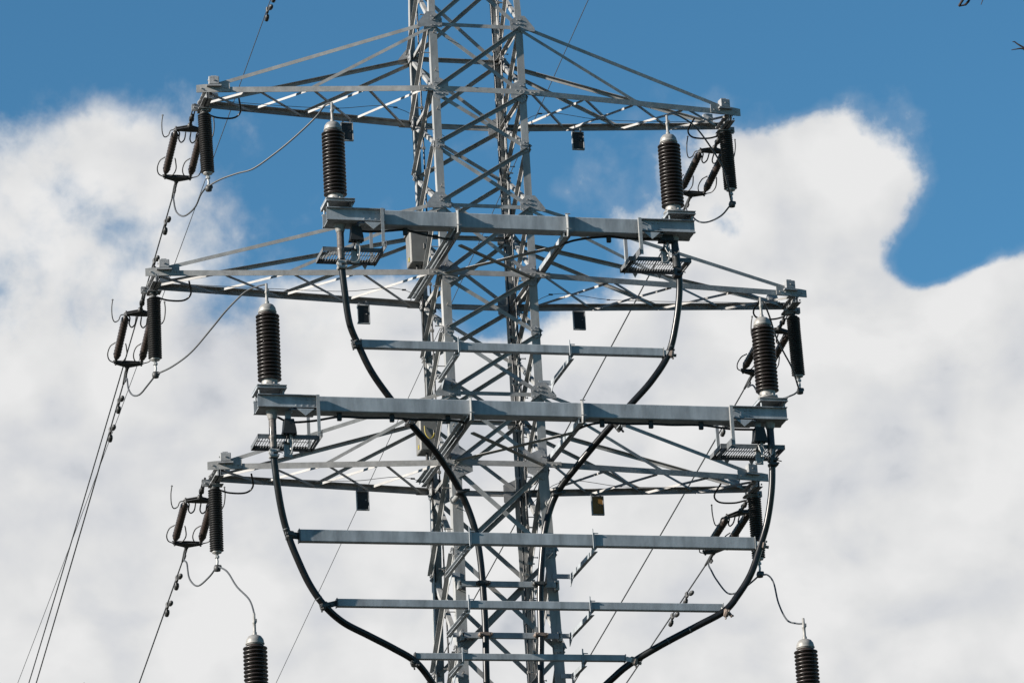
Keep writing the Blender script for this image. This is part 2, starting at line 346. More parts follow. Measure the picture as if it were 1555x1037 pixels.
# ------------------------------------------------------------------ crossarms
def crossarm(i, sx):
    z, zt, Lx = ZA[i], ZT[i], LA[i]; a = A0
    N0, N1 = V((sx*a, -a-.02, z+.05)), V((sx*Lx, -.36, z+.05))
    F0, F1 = V((sx*a, a+.02, z+.05)), V((sx*(Lx-.12), .36, z+.05))
    nn = V((sx*(-(N1-N0).y), sx*(N1-N0).x, 0)); nn = V((0, -1, 0))
    m = MB()
    m.angle(N0-(N1-N0).normalized()*.03, N1, (0, 1, 0), DZ, .11, .010)
    m.angle(F0-(F1-F0).normalized()*.03, F1, (0, -1, 0), DZ, .11, .010)
    # heel lap plates on the body
    o = obj('crossarm', m, ARM, tower)
    sub = lambda nm, mb, mt=ARM: obj(nm, mb, mt, o)
    ts = (0.02, .265, .50, .735, .965)
    near = [N0.lerp(N1, t) for t in ts]; far = [F0.lerp(F1, min(1, t+.01)) for t in ts]
    for k in range(4):
        for (p, q, dz) in ((near[k], far[k+1], -.012), (far[k], near[k+1], -.075)):
            d = (q-p).normalized(); p2, q2 = p+d*.04+V((0, 0, dz)), q-d*.04+V((0, 0, dz))
            mb = MB(); w = d.cross(V((0, 0, 1)))
            mb.angle(p2, q2, w if w.y > 0 else -w, DZ, .062, .007, .046); sub('brace', mb)
    # ties up to the body, two on the near side and two on the far side
    for (c0, c1, sy) in ((N0, N1, -1), (F0, F1, 1)):
        top = V((sx*a*.985, sy*(a+.02), zt))
        tip = c0.lerp(c1, 1-(.50/Lx)); tip.z = z+.15
        mid = c0.lerp(c1, .53); mid.z = z+.02
        mb = MB(); mb.angle(top, tip, (0, sy, 0), (0, 0, 1), .012, .07, .07); 
        mb = MB(); mb.angle(top, tip, (0, -sy, 0), (0, 0, -1), .07, .008); sub('tie', mb)
        mb = MB(); mb.angle(top+V((0, 0, -.10)), mid+V((0, -sy*.004, 0)), (0, -sy, 0), (0, 0, -1), .06, .007); sub('tie', mb)
        # bracket box on the chord that takes the end of the tie
        mb = MB(); d = (c1-c0).normalized(); w = V((0, 0, 1)).cross(d); cc = tip+d*.05+V((0, 0, -.015)); cc.z = z+.135
        mb.box(cc+d*.05+V((0, 0, .03)), (.20, .15, .17), d, w, ch=.012); mb.box(cc+d*.05+V((0, 0, .125)), (.10, .012, .05), d, w); mb.box(cc+d*.05-V((0, 0, .075)), (.28, .17, .03), d, w)
        mb.bolt(cc+d*.151+V((0, 0, .05)), d); mb.bolt(cc+d*.05-w*.076+V((0, 0, .03)), -w); mb.bolt(cc+d*.05+w*.076+V((0, 0, .03)), w)
        sub('tie_bracket', mb, PLATE)
    # end plates, cross channel and hanging lugs at the tip
    mb = MB(); d = (N1-N0).normalized(); w = V((0, -1, 0)); w = (w-d*w.dot(d)).normalized()
    e = N1-d*.62+V((0, 0, 0)); dz = V((0, 0, 1))
    q0, q1 = e+w*.004, N1+d*.02+w*.004
    mb.plate([q0-dz*.10, q1-dz*.115, q1+dz*.035, q1-d*.12+dz*.05, q0+dz*.075], w, .012)
    for t in (.12, .3, .5, .85): mb.bolt(q0.lerp(q1, t)+w*.012-dz*.03, w)
    sub('end_plate', mb, ARM)
    mb = MB(); X = sx*(Lx-.21)
    mb.channel((X, -.40, z-.10), (X, .40, z-.10), (-sx, 0, 0), (0, 0, 1), .07, .16, .01)
    mb.channel((X+sx*.03, -.40, z-.10), (X+sx*.03, .40, z-.10), (sx, 0, 0), (0, 0, 1), .07, .16, .01)
    mb.box((X, .1, z-.215), (.26, .22, .012)); mb.box((X, .1, z-.24), (.14, .14, .03))
    mb.box((X+sx*.17, .12, z-.16), (.14, .016, .12)); mb.box((X+sx*.17, .18, z-.16), (.14, .016, .12)); mb.tube([(X+sx*.2, .07, z-.17), (X+sx*.2, .26, z-.17)], .02)
    for yy in (-.3, -.1, .3): mb.bolt((X+sx*.10, yy, z-.10), (sx, 0, 0)); mb.bolt((X-sx*.07, yy, z-.05), (-sx, 0, 0))
    sub('tip_channel', mb, PLATE)
    # safety wire slung under the arm, from the body to near the tip
    mb = MB(); Y0 = 0.05
    P = [V((sx*.55, -.3, z-.75)), V((sx*1.45, Y0, z-.02)), V((sx*2.6, Y0, z-.09)), V((sx*3.6, Y0, z-.09)), V((sx*(Lx-.7), Y0, z-.05))]
    mb.tube(smooth_path(P, 5), .006, 5); mb.tube([P[1]-V((.04, 0, 0)), P[1]+V((.04, 0, 0))], .017, 6); mb.tube([P[2]-V((.03, 0, 0)), P[2]+V((.03, 0, 0))], .013, 6)
    sub('safety_wire', mb, CONDM)
    # black earthing lead looping below the tip
    mb = MB(); x = Lx
    mb.tube(smooth_path([(sx*(x-.85), -.1, z-.04), (sx*(x-.92), .15, z-.2), (sx*(x-.8), .25, z-.3), (sx*(x-.5), .25, z-.31), (sx*(x-.28), .2, z-.27)], 6), .018, 7); sub('earthing_lead', mb, BLACK)
    return o
for i in range(3):
    for sx in (-1, 1): crossarm(i, sx)
# small arms at the tower head that hold the earth wires
for sx in (-1, 1):
    m = MB(); tip = V((sx*3.3, 0, 36.35))
    for sy in (-1, 1):
        m.angle((sx*.83, sy*.83, 36.3), tip+V((0, sy*.08, 0)), (0, -sy, 0), DZ, .08, .008)
        m.angle((sx*.88, sy*.88, 34.95), tip+V((-sx*.1, sy*.05, -.05)), (0, -sy, 0), DZ, .07, .007)
    obj('earth_wire_arm', m, ARM, tower)

# ------------------------------------------------------------------ beams in front of the tower
def clampplate(mb, x, y, z, h):
    mb.plate([(x-.008, y-.11, z+h/2+.01), (x-.008, y-.02, z+h/2+.06), (x-.008, y+.04, z+h/2+.06), (x-.008, y+.04, z-h/2-.10), (x-.008, y-.06, z-h/2-.12), (x-.008, y-.11, z-h/2+.02)], (1, 0, 0), .016)
    mb.box((x, y-.115, z-h*.48), (.10, .012, .014)); mb.tube([(x-.05, y-.09, z+h/2+.02), (x+.05, y-.09, z+h/2+.02)], .010, 6)
def big_beam(idx, xl, xr, yc, zt, h, d, label, gz):
    zc = zt-h/2; t = thing('termination_beam', label, 'beam', (0, yc, zc), 'beams that carry the cable terminations')
    O = V((0, yc, zc)); rel = lambda p: V(p)-O
    m = MB(); m.box((0, 0, 0), (xr-xl-1.75, d, h), ch=.012); m.v = [(x+(xl+xr)/2, y, z) for x, y, z in m.v]
    obj('box_beam', m, PAINT, t)
    for sx, xe in ((-1, xl), (1, xr)):
        inn = xe-sx*1.10
        # pair of end channels bolted to the box beam
        for (yy, uu) in ((-d/2-.03, -1), (d/2+.03, 1)):
            m = MB(); m.channel((xe, yy, h*.02), (inn, yy, h*.02), (0, uu, 0), (0, 0, 1), .075, h*.86, .012)
            for q in (.08, .2, .32, .44): m.bolt((inn+sx*q*.9, yy+uu*.012, -.06), (0, uu, 0)); m.bolt((inn+sx*q*.9, yy+uu*.012, .06), (0, uu, 0))
            obj('end_channel', m, PAINT, t)
        m = MB()   # stiffener plates, bottom lugs and end plate
        m.plate([(inn+sx*.02, -d/2-.11, -h*.5), (inn+sx*.46, -d/2-.11, -h*.5), (inn+sx*.24, -d/2-.11, -h*.5-.002), (inn+sx*.24, -d/2-.11, -h*.46)], (0, 0, 1), .012)
        m.box((xe-sx*.30, 0, -h*.40), (.56, d+.05, .014)); m.box((inn+sx*.25, 0, -h*.52), (.46, d+.1, .014))
        m.plate([(inn+sx*.08, -d/2-.118, -h*.51), (inn+sx*.40, -d/2-.118, -h*.51), (inn+sx*.24, -d/2-.118, -h*.98)], (0, 1, 0), .012)
        for q in (.06, .16, .26, .36, .46): m.bolt((inn+sx*q, -d/2+.05, -h*.52-.007), (0, 0, -1), .02, .025)
        obj('stiffener', m, PAINT, t)
        # raised frame under the termination
        m = MB(); cx = xe-sx*.26; hw = .27; z0, z1 = h*.45, h*.45+.16
        for s2 in (-1, 1):
            m.channel((cx-hw, s2*.25, z1-.03), (cx+hw, s2*.25, z1-.03), (0, s2, 0), (0, 0, 1), .05, .06, .008)
            m.box((cx+s2*(hw-.03), 0, z1-.036), (.06, .498, .045))
            for s3 in (-1, 1): m.tube([(cx+s2*(hw-.05), s3*.19, z0-.01), (cx+s2*(hw-.05), s3*.19, z1-.05)], .018, 6)
        m.box((cx, 0, z1+.006), (hw*2, .54, .012))
        obj('termination_frame', m, PAINT, t)
    # brackets that run along both sides of the tower body, and their plan bracing
    for sx in (-1, 1):
        x = sx*1.05; m = MB(); zb = -h/2-.053
        m.channel((sx*.985, 1.0-yc, zb), (sx*.985, -d/2+.02, zb), (sx, 0, 0), (0, 0, 1), .085, .10, .010)
        m.angle((sx*1.10, 1.0-yc, zb+.05), (sx*1.10, -d/2+.02, zb+.05), (sx, 0, 0), DZ, .075, .010, .05)
        obj('bracket', m, PAINT, t)
        m = MB(); clampplate(m, x, -d/2-.004, 0, h); obj('clamp_plate', m, GALV, t)
    for sx in (-1, 1):
        m = MB(); zb = -h/2-.18-(.05 if sx > 0 else 0)
        m.angle((sx*.85, -.90-yc, zb), (-sx*.98, d/2+.05, zb), (0, -1, 0), DZ, .075, .008, .03); obj('plan_brace', m, STEEL, t)
    return t
big_beam(0, -3.53, 3.52, -2.73, 28.52, .29, .27, 'upper thick grey beam with a brown cable termination standing on each end', 28.06)
big_beam(1, -4.98, 4.97, -2.96, 24.78, .28, .30, 'lower and longer thick grey beam below the middle crossarm with brown terminations on its ends', 24.28)

def guide_beam(xl, xr, yc, zt, h, d, label, bx, endl, endr, flat=False):
    zc = zt-h/2; O = V((0, yc, zc)); t = thing('cable_guide_beam', label, 'beam', O, 'thin beams that spread the cables')
    m = MB(); m.box((0, 0, 0), (xr-xl, d, h), ch=.008); m.v = [(x+(xl+xr)/2, y, z) for x, y, z in m.v]; obj('box_beam', m, PAINT, t)
    for sx, x in zip((-1, 1), bx):
        m = MB(); zb = -h/2-.06; leg = aw(zc)
        m.channel((x, -leg-yc+.02, zb), (x, -d/2+.03, zb), (sx, 0, 0), (0, 0, 1), .065, .085, .010)
        m.plate([(x-.004, -leg-yc-.02, zb-.055), (x-.004, -leg-yc-.30, zb-.055), (x-.004, -leg-yc-.02, zb-.20)], (1, 0, 0), .010)
        m.box(((x+sx*leg)/2-sx*.03, -leg-yc-.012, zb), (abs(x-sx*leg)+.12, .012, .09))
        obj('bracket', m, PAINT, t)
        m = MB(); m.box((x, 0, 0), (.02, d+.05, h+.05)); m.box((x+.03, -d/2-.02, h/2+.012), (.10, .014, .016)); m.tube([(x-.02, -d/2-.02, -h/2-.05), (x-.02, -d/2-.02, h/2+.10)], .009, 6)
        m.tube([(x+.03, d/2+.02, -h/2-.05), (x+.03, d/2+.02, h/2+.14)], .009, 6)
        obj('clamp_plate', m, PAINT, t)
    for sx, xe, E in ((-1, xl, endl), (1, xr, endr)):
        E = V(E)-O; p = V((xe, 0, 0)); dirv = (E-p); dl = dirv.length; dirv.normalize(); w = dirv.cross(V((0, 0, 1))).normalized(); u = w.cross(dirv)
        m = MB(); m.box((xe+sx*.008, 0, 0), (.014, d+.03, h+.02)); 
        m.box(p+dirv*(dl*.45), (dl*.9, .03, min(h*.7, .12)), dirv, w, u); m.box(p+dirv*(dl*.6)+w*.05, (dl*.6, .012, .09), dirv, w, u)
        m.bolt(p+dirv*(dl*.5)-w*.018, -w, .03, .02)
        obj('end_arm', m, GALV if sx > 0 else FORGED, t)
        m = MB(); m.box(E, (.17, .11, .15), dirv, w, u, ch=.03); m.box(E+dirv*.03+w*-.07, (.20, .03, .05), dirv, w, u); m.bolt(E+dirv*.10-w*.07, -w, .018, .05); m.bolt(E+dirv*.08+u*.07, u, .016, .03); m.bolt(E+dirv*.08-u*.07, -u, .016, .03)
        obj('cable_clamp', m, RUST if sx > 0 else FORGED, t)
    return t
guide_beam(-2.88, 2.87, -2.42, 26.11, .155, .13, 'single thin grey guide beam hanging between the upper and lower termination beams', (-1.04, 1.08), (-2.98, -2.46, 26.01), (2.99, -2.46, 26.01))
guide_beam(-4.22, 4.28, -2.72, 22.37, .22, .14, 'longest guide beam, wide grey bar just below the bottom crossarm', (-1.09, 1.22), (-4.40, -2.78, 22.26), (4.40, -2.78, 22.22))
guide_beam(-3.55, 3.63, -2.57, 21.14, .14, .12, 'grey guide beam second from the bottom, shorter than the wide bar above it', (-1.13, 1.13), (-3.80, -2.65, 20.99), (3.66, -2.66, 20.97))
guide_beam(-2.0, 1.92, -1.86, 20.35, .115, .11, 'shortest and lowest guide beam, where the two outer cables turn in to the tower', (-1.12, 1.13), (-2.05, -1.95, 20.16), (2.06, -1.96, 20.22))

# ------------------------------------------------------------------ cable racks across the front legs
for k, (z, lab) in enumerate(((21.88, 'upper short cross bar between the front legs with both inner cables clamped on'), (20.90, 'lower short cross bar between the front legs with both inner cables clamped on'))):
    O = V((0, -1.18, z)); t = thing('cable_rack', lab, 'cross bar', O, 'short bars clamping the inner cables')
    m = MB(); m.box((0, .06, 0), (1.86, .06, .11), ch=.006); obj('bar', m, PAINT, t)
    for sx in (-1, 1):
        m = MB(); m.box((sx*.93, .10, 0), (.06, .14, .18)); m.bolt((sx*.93, .025, .05), (0, -1, 0), .02); m.bolt((sx*.93, .025, -.05), (0, -1, 0), .02); obj('end_bracket', m, GALV, t)
        x = -.50+(-.01*k) if sx < 0 else .57-.03*k
        m = MB(); m.box((x, -.02, 0), (.26, .12, .075), ch=.02); m.bolt((x-.11, -.08, 0), (0, -1, 0), .016, .04); m.bolt((x+.11, -.08, 0), (0, -1, 0), .016, .04); m.box((x, -.085, 0), (.15, .012, .06)); obj('cable_clamp', m, RUST if k else FORGED, t)
# stub clamps that hold the inner cables off the front legs
for (c, q, lab) in (((-.86, -1.30, 23.59), (-.93, -.95, 23.52), 'round stub clamp holding the inner left cable off the front left leg'), ((.97, -1.30, 23.59), (.90, -.95, 23.5), 'round stub clamp holding the inner right cable off the front right leg')):
    O = V(c); t = thing('stub_clamp', lab, 'clamp', O, 'stub clamps on the front legs'); q = V(q)-O
    m = MB(); m.tube([q, q*.25], .05, 10); m.lathe([(0, 0), (.085, 0), (.085, .02), (0, .02)], q*.95, -q, 12, False); obj('stub', m, GALV, t)
    m = MB(); m.box((0, 0, 0), (.22, .16, .07), V((1, 0, .25)).normalized(), (0, 1, 0), V((-.25, 0, 1)).normalized(), ch=.02); m.box((.12, -.04, .03), (.08, .03, .05)); obj('cable_clamp', m, FORGED, t)

# ------------------------------------------------------------------ cable terminations
def termination_proto(mw, label):
    t = thing('cable_termination', label, 'insulator', group='brown ribbed cable terminations', mw=mw)
    m = MB(); m.lathe([(0, -.015), (.19, -.015), (.19, .02), (.155, .02), (.145, .04), (.145, .12), (.15, .13), (0, .13)], n=24)
    for k in range(8): m.bolt((.168*math.cos(k*.785+.3), .168*math.sin(k*.785+.3), .02), (0, 0, 1), .016, .03)
    obj('base_flange', m, CAPM, t)
    prof = [(.145, .12)]; n = 18; p = 1.27/n
    for k in range(n):
        z = .135+k*p; r = .218
        prof += [(.150, z+.006), (.200, z+.004), (r-.004, z+.008), (r, z+.018), (r-.006, z+.029), (.185, z+.038), (.158, z+.052), (.150, z+p-.003)]
    prof += [(.145, 1.42)]
    m = MB(); m.lathe(prof, n=32); obj('ribbed_insulator', m, PORC, t)
    m = MB(); m.lathe([(.150, 1.41), (.158, 1.43), (.160, 1.48), (.150, 1.52), (.115, 1.57), (.06, 1.595), (0, 1.60)], n=24)
    m.lathe([(.165, 1.425), (.172, 1.435), (.165, 1.455)], n=24); obj('top_cap', m, CAPM, t)
    m = MB(); m.lathe([(.040, 1.58), (.040, 1.64), (.028, 1.66), (.028, 1.80), (.036, 1.81), (.036, 1.84), (.024, 1.86), (.024, 1.99), (0, 2.0)], n=12)
    m.box((.02, 0, 1.86), (.05, .05, .06)); obj('terminal_rod', m, CAPM, t)
    return t
TERM = [((-3.30, -2.70, 28.70), 'brown ribbed termination on the left end of the upper thick beam'),
        ((3.19, -2.70, 28.73), 'brown ribbed termination on the right end of the upper thick beam'),
        ((-4.71, -2.98, 24.96), 'brown ribbed termination on the left end of the lower thick beam'),
        ((4.68, -2.98, 25.00), 'brown ribbed termination on the right end of the lower thick beam'),
        ((-5.16, -3.10, 18.72), 'brown ribbed termination cut off by the bottom of the photo at left'),
        ((4.99, -3.10, 18.76), 'brown ribbed termination cut off by the bottom of the photo at right')]
t0 = termination_proto(T(TERM[0][0]), TERM[0][1])
for loc, lab in TERM[1:]: copy_thing(t0, T(loc), lab)
# beam under the two lowest terminations
O = V((0, -3.1, 18.42)); t = thing('termination_beam', 'lowest thick grey beam mostly below the frame, under the two cut off terminations', 'beam', O, 'beams that carry the cable terminations')
m = MB(); m.box((-.08, 0, 0), (10.8, .30, .28), ch=.012); obj('box_beam', m, PAINT, t)
for sx in (-1, 1):
    m = MB(); m.box((sx*5.07-.08, 0, .21), (.56, .54, .14)); obj('termination_frame', m, PAINT, t)
    m = MB(); m.channel((sx*1.15, 2.0, -.2), (sx*1.15, -.1, -.2), (sx, 0, 0), (0, 0, 1), .07, .11, .01); obj('bracket', m, PAINT, t)

# ------------------------------------------------------------------ sealing ends, link boxes and gratings below the terminations
def cable_end(loc, sx, label):
    t = thing('sealing_end', label, 'cable gland', loc, 'grey sealing ends on top of the cables')
    m = MB(); m.lathe([(.145, .34), (.145, .25), (.13, .22), (.078, .02), (.07, 0), (0, 0)], n=18); obj('cone', m, CAPM, t)
    m = MB(); m.lathe([(.062, .01), (.068, .0), (.068, -.30), (.076, -.31), (.076, -.35), (.068, -.37), (.070, -.50), (.066, -.52)], n=16); obj('sleeve', m, FORGED if sx > 0 else SLEEVE, t)
    m = MB(); m.box((0, -.02, -.60), (.17, .16, .07), ch=.015); m.box((0, -.02, -.69), (.17, .16, .07), ch=.015); m.box((-.05, -.11, -.645), (.05, .03, .15))
    for q in (-.60, -.69): m.bolt((-.08, -.09, q), (0, -1, 0), .018, .05); m.bolt((.07, -.09, q), (0, -1, 0), .018, .05)
    m.tube([(.09, -.02, -.60), (.17, -.02, -.62)], .01, 6)
    obj('pipe_clamp', m, GALV if sx < 0 else FORGED, t)
cable_end((-3.24, -2.70, 28.10), -1, 'grey sealing end on the cable below the upper left termination')
cable_end((3.17, -2.70, 28.16), 1, 'dark sealing end on the cable below the upper right termination')
cable_end((-4.69, -3.0, 24.34), -1, 'rusty sealing end on the cable below the lower left termination')
cable_end((4.67, -3.0, 24.39), 1, 'dark sealing end on the cable below the lower right termination')
def link_box(loc, sx, label):
    t = thing('link_box', label, 'junction box', loc, 'black link boxes under the beam ends')
    m = MB(); m.box((0, .02, .24), (.10, .07, .22)); m.box((0, -.03, .13), (.02, .05, .1)); obj('post', m, PAINT, t)
    m = MB(); poly = [(-.085, .14), (.085, .14), (.12, -.04), (.13, -.13), (-.13, -.13), (-.105, -.04)]
    m.prism([V((x, 0, z)) for x, z in poly], (0, -.11, 0), (0, .09, 0))
    for x in (-.12, -.06, .0, .06, .12): m.box((x, -.085, -.145), (.022, .022, .03)); 
    m.bolt((.0, -.11, .06), (0, -1, 0), .014, .006)
    obj('box', m, RUBBER, t)
    m = MB(); m.box((-.02, .02, -.40), (.15, .02, .30)); m.box((-.085, .0, -.40), (.014, .06, .30)); m.box((.055, -.0, -.36), (.014, .06, .24)); m.bolt((.0, .008, -.50), (0, -1, 0), .014, .01); obj('bracket_plate', m, GALV, t)
    m = MB(); 
    m.tube(smooth_path([(-.03, -.03, -.13), (-.05, -.04, -.24), (-.09, -.05, -.3), (-.14, -.05, -.32)], 5), .014, 6)
    obj('earth_strap', m, BLACK, t)
    m = MB(); m.tube(smooth_path([(.05, -.03, -.13), (.06, -.05, -.3), (.02, -.06, -.5), (-.06, -.06, -.56), (-.13, -.05, -.54)], 6), .008, 6)
    if sx > 0: m.tube(smooth_path([(-.04, -.05, -.20), (.0, -.10, -.36), (.10, -.14, -.44), (.2, -.12, -.38), (.23, -.08, -.28)], 6), .010, 6)
    obj('bond_wire', m, GALV, t)
    m = MB(); m.tube([(.03, -.02, -.13), (.03, -.02, -.42)], .022, 8); m.lathe([(.03, 0), (.035, .02), (.03, .06), (.02, .08)], (-.02, -.03, -.30), (0, 0, 1), 8); obj('cable_lug', m, GALV, t)
link_box((-2.95, -2.70, 28.07), -1, 'black link box beside the cable at the left end of the upper beam')
link_box((2.99, -2.70, 28.27), 1, 'black link box beside the cable at the right end of the upper beam')
link_box((-4.40, -3.0, 24.20), -1, 'black link box beside the cable at the left end of the lower beam')
link_box((4.44, -3.0, 24.26), 1, 'black link box beside the cable at the right end of the lower beam')
def grating(xa, xb, ya, yb, z, xh, zh, side, yfront, label):
    O = V(((xa+xb)/2, (ya+yb)/2, z)); w, d = xb-xa, yb-ya; t = thing('grating_platform', label, 'platform', O, 'steel grating platforms below the beam ends')
    m = MB()
    for s in (-1, 1):
        m.angle((-w/2, s*d/2, .05), (w/2, s*d/2, .05), (0, -s, 0), DZ, .05, .008, .085); m.angle((s*w/2, -d/2, .046), (s*w/2, d/2, .046), (-s, 0, 0), DZ, .06, .008, .08)
    obj('frame', m, GRATE, t)
    m = MB(); k = 0; x = -w/2+.07
    while x < w/2-.06:
        if not (abs(x-side*.02) < .0): m.box((x, 0, .015), (.008, d-.03, .020))
        x += .050; k += 1
    for y in (0,): m.box((0, y, .028), (w-.05, .012, .010))
    obj('grating', m, GRATE, t)
    xx = xh-O.x; s = side
    yf = yfront-O.y
    for y in (yf, d/2-.05):
        m = MB(); m.angle((xx, y, -.05 if y < -d/2 else -.03), (xx, y, zh-z), (s, 0, 0), (0, 1, 0), .06, .009); m.bolt((xx+s*.02, y-.003, .02), (0, -1, 0)); obj('hanger', m, GALV if y < 0 else PAINT, t)
    m = MB(); m.plate([(xx-s*.015, yf-.03, -.07), (xx-s*.015, d/2+.02, -.05), (xx-s*.015, d/2+.02, .06), (xx-s*.015, d/2-.12, .10), (xx-s*.015, -d/2-.05, .06), (xx-s*.015, yf-.03, .06)], (-s, 0, 0), .01)
    obj('side_plate', m, GRATE, t)
    for q in (.12, .6):
        m = MB(); m.plate([(xx+s*q, -.05+d/2, -.04), (xx+s*(q+.11), -.05+d/2, -.04), (xx+s*(q+.05), -.05+d/2, -.14)], (0, 1, 0), .01); obj('lug', m, PAINT, t)
grating(-3.56, -2.42, -2.62, -1.93, 27.80, -2.47, 28.50, -1, -3.01, 'steel grating platform hanging under the left end of the upper beam')
grating(2.29, 3.50, -2.62, -1.93, 27.82, 2.40, 28.50, 1, -3.01, 'steel grating platform hanging under the right end of the upper beam')
grating(-4.96, -3.82, -2.98, -2.25, 24.03, -3.86, 24.76, -1, -3.25, 'steel grating platform hanging under the left end of the lower beam')
grating(3.70, 4.94, -2.98, -2.25, 24.05, 3.84, 24.76, 1, -3.25, 'steel grating platform hanging under the right end of the lower beam')

# ------------------------------------------------------------------ power cables
CAB = {
 'iL': [(-3.24, -2.7, 28.1), (-3.24, -2.7, 27.56), (-3.19, -2.65, 27.0), (-3.1, -2.55, 26.4), (-2.92, -2.45, 25.99), (-2.69, -2.4, 25.51), (-2.32, -2.3, 25.02), (-1.88, -2.15, 24.53), (-1.38, -1.8, 24.15), (-0.86, -1.3, 23.59), (-0.62, -1.22, 22.95), (-0.54, -1.2, 22.38), (-0.5, -1.2, 21.69), (-0.51, -1.2, 20.92), (-0.53, -1.2, 20.29), (-0.54, -1.2, 19.6), (-.54, -1.25, 17), (-.5, -1.4, 10), (-.5, -1.6, .2)],
 'iR': [(3.17, -2.7, 28.2), (3.2, -2.7, 27.73), (3.22, -2.65, 27.22), (3.14, -2.55, 26.6), (2.98, -2.45, 26.01), (2.64, -2.4, 25.5), (2.25, -2.3, 25.07), (1.82, -2.15, 24.62), (1.34, -1.8, 24.08), (0.97, -1.3, 23.59), (0.75, -1.22, 22.98), (0.64, -1.2, 22.34), (0.58, -1.2, 21.7), (0.54, -1.2, 20.94), (0.5, -1.2, 20.3), (0.47, -1.2, 19.6), (.46, -1.25, 17), (.45, -1.4, 10), (.45, -1.6, .2)],
 'oL': [(-4.69, -3.0, 24.3), (-4.69, -3.0, 23.81), (-4.64, -2.95, 23.21), (-4.55, -2.85, 22.69), (-4.43, -2.78, 22.26), (-4.27, -2.75, 21.81), (-4.06, -2.7, 21.36), (-3.8, -2.65, 20.99), (-3.43, -2.5, 20.74), (-2.94, -2.3, 20.55), (-2.44, -2.1, 20.37), (-2.03, -1.95, 20.17), (-1.71, -1.8, 19.86), (-1.47, -1.6, 19.52), (-1.3, -1.5, 18.9), (-1.0, -1.4, 17.5), (-.8, -1.5, 14), (-.75, -1.7, .2)],
 'oR': [(4.67, -3.0, 24.4), (4.66, -3.0, 23.9), (4.63, -2.95, 23.28), (4.53, -2.85, 22.68), (4.39, -2.78, 22.21), (4.17, -2.75, 21.69), (3.91, -2.7, 21.29), (3.64, -2.65, 20.99), (3.17, -2.5, 20.75), (2.59, -2.25, 20.48), (2.07, -1.95, 20.23), (1.74, -1.85, 19.98), (1.41, -1.6, 19.63), (1.2, -1.5, 18.9), (.95, -1.4, 17.5), (.75, -1.5, 14), (.7, -1.7, .2)]}
CL = {'iL': 'thick black cable curving from the upper left termination inward to the tower front', 'iR': 'thick black cable curving from the upper right termination inward to the tower front',
      'oL': 'thick black cable sweeping from the lower left termination out and round to the bottom', 'oR': 'thick black cable sweeping from the lower right termination out and round to the bottom'}
for k, P in CAB.items():
    m = MB(); rk = random.Random(len(P)); P = [V(p)+V((rk.uniform(-.008, .008), 0, rk.uniform(-.008, .008))) for p in P]; sp = smooth_path(P, 8)
    m.tube(sp, .063, 14); o = tag(obj('power_cable', m, BLACK), CL[k], 'cable', 'thick black power cables')
    for q in ((66, 71) if k == 'oR' else (30, 53)):
        b = MB(); d = (sp[q+1]-sp[q]).normalized(); b.lathe([(.064, -.012), (.0665, -.010), (.0665, .010), (.064, .012)], sp[q], d, 14); obj('tie_band', b, CONDM, o)
# clamps that hang the inner cables under the lower thick beam
for x, lab in ((-1.98, 'small clamp under the lower beam around the inner left cable'), (1.96, 'small clamp under the lower beam around the inner right cable')):
    O = V((x, -2.24, 24.63)); t = thing('cable_hanger', lab, 'clamp', O, 'small clamps under the lower beam')
    m = MB(); d = V((-x*.6, .2, -.9)).normalized(); w = d.cross(V((0, 1, 0))).normalized(); m.box((0, 0, 0), (.20, .17, .09), w, d.cross(w), d, ch=.015); m.bolt(w*.11+V((0, -.05, 0)), w, .02, .05); obj('collar', m, FORGED, t)
    m = MB(); m.box((0, -.23, -.06), (.08, .36, .02)); m.box((0, -.40, -.10), (.08, .02, .08)); obj('strap', m, PAINT, t)

# earthing cables clipped below the thick beams
EC = [([(-2.97, -2.7, 28.16), (-2.7, -2.7, 28.14), (-2.33, -2.7, 28.17), (-2.01, -2.7, 28.20), (-1.7, -2.7, 28.13), (-1.3, -2.7, 28.06), (-1.04, -2.45, 28.10), (-1.04, -1.2, 28.15)], [(-2.01, 28.19)], 'thin black earthing cable below the left half of the upper beam'),
      ([(2.98, -2.7, 28.24), (2.6, -2.7, 28.19), (2.22, -2.7, 28.19), (1.89, -2.7, 28.21), (1.45, -2.7, 28.16), (1.15, -2.6, 28.12), (1.04, -2.2, 28.14), (1.04, -1.2, 28.15)], [(1.89, 28.19)], 'thin black earthing cable below the right half of the upper beam'),
      ([(-4.6, -3.0, 24.40), (-4.37, -3.0, 24.31), (-3.95, -3.0, 24.34), (-3.46, -3.0, 24.43), (-2.98, -3.0, 24.42), (-2.49, -3.0, 24.43), (-1.94, -3.0, 24.41), (-1.33, -3.0, 24.41), (-1.06, -2.7, 24.40), (-1.04, -1.2, 24.42)], [(-3.46, 24.45), (-2.49, 24.45), (-1.45, 24.45)], 'thin black earthing cable clipped below the left half of the lower beam'),
      ([(4.42, -3.0, 24.38), (3.91, -3.0, 24.38), (3.34, -3.0, 24.44), (2.78, -3.0, 24.43), (2.38, -3.0, 24.44), (1.9, -3.0, 24.43), (1.45, -3.0, 24.44), (1.15, -2.9, 24.40), (1.04, -2.4, 24.41), (1.04, -1.2, 24.42)], [(3.34, 24.45), (2.38, 24.45), (1.45, 24.45)], 'thin black earthing cable clipped below the right half of the lower beam')]
for P, clips, lab in EC:
    O = V(P[0]); t = thing('earthing_cable', lab, 'cable', O, 'earthing cables below the thick beams')
    m = MB(); m.tube(smooth_path([V(p)-O for p in P], 6), .022, 8); obj('sheath', m, BLACK, t)
    for x, z in clips:
        m = MB(); m.box(V((x, P[0][1], z-.02))-O, (.085, .06, .15), ch=.01); obj('clip', m, RUBBER, t)

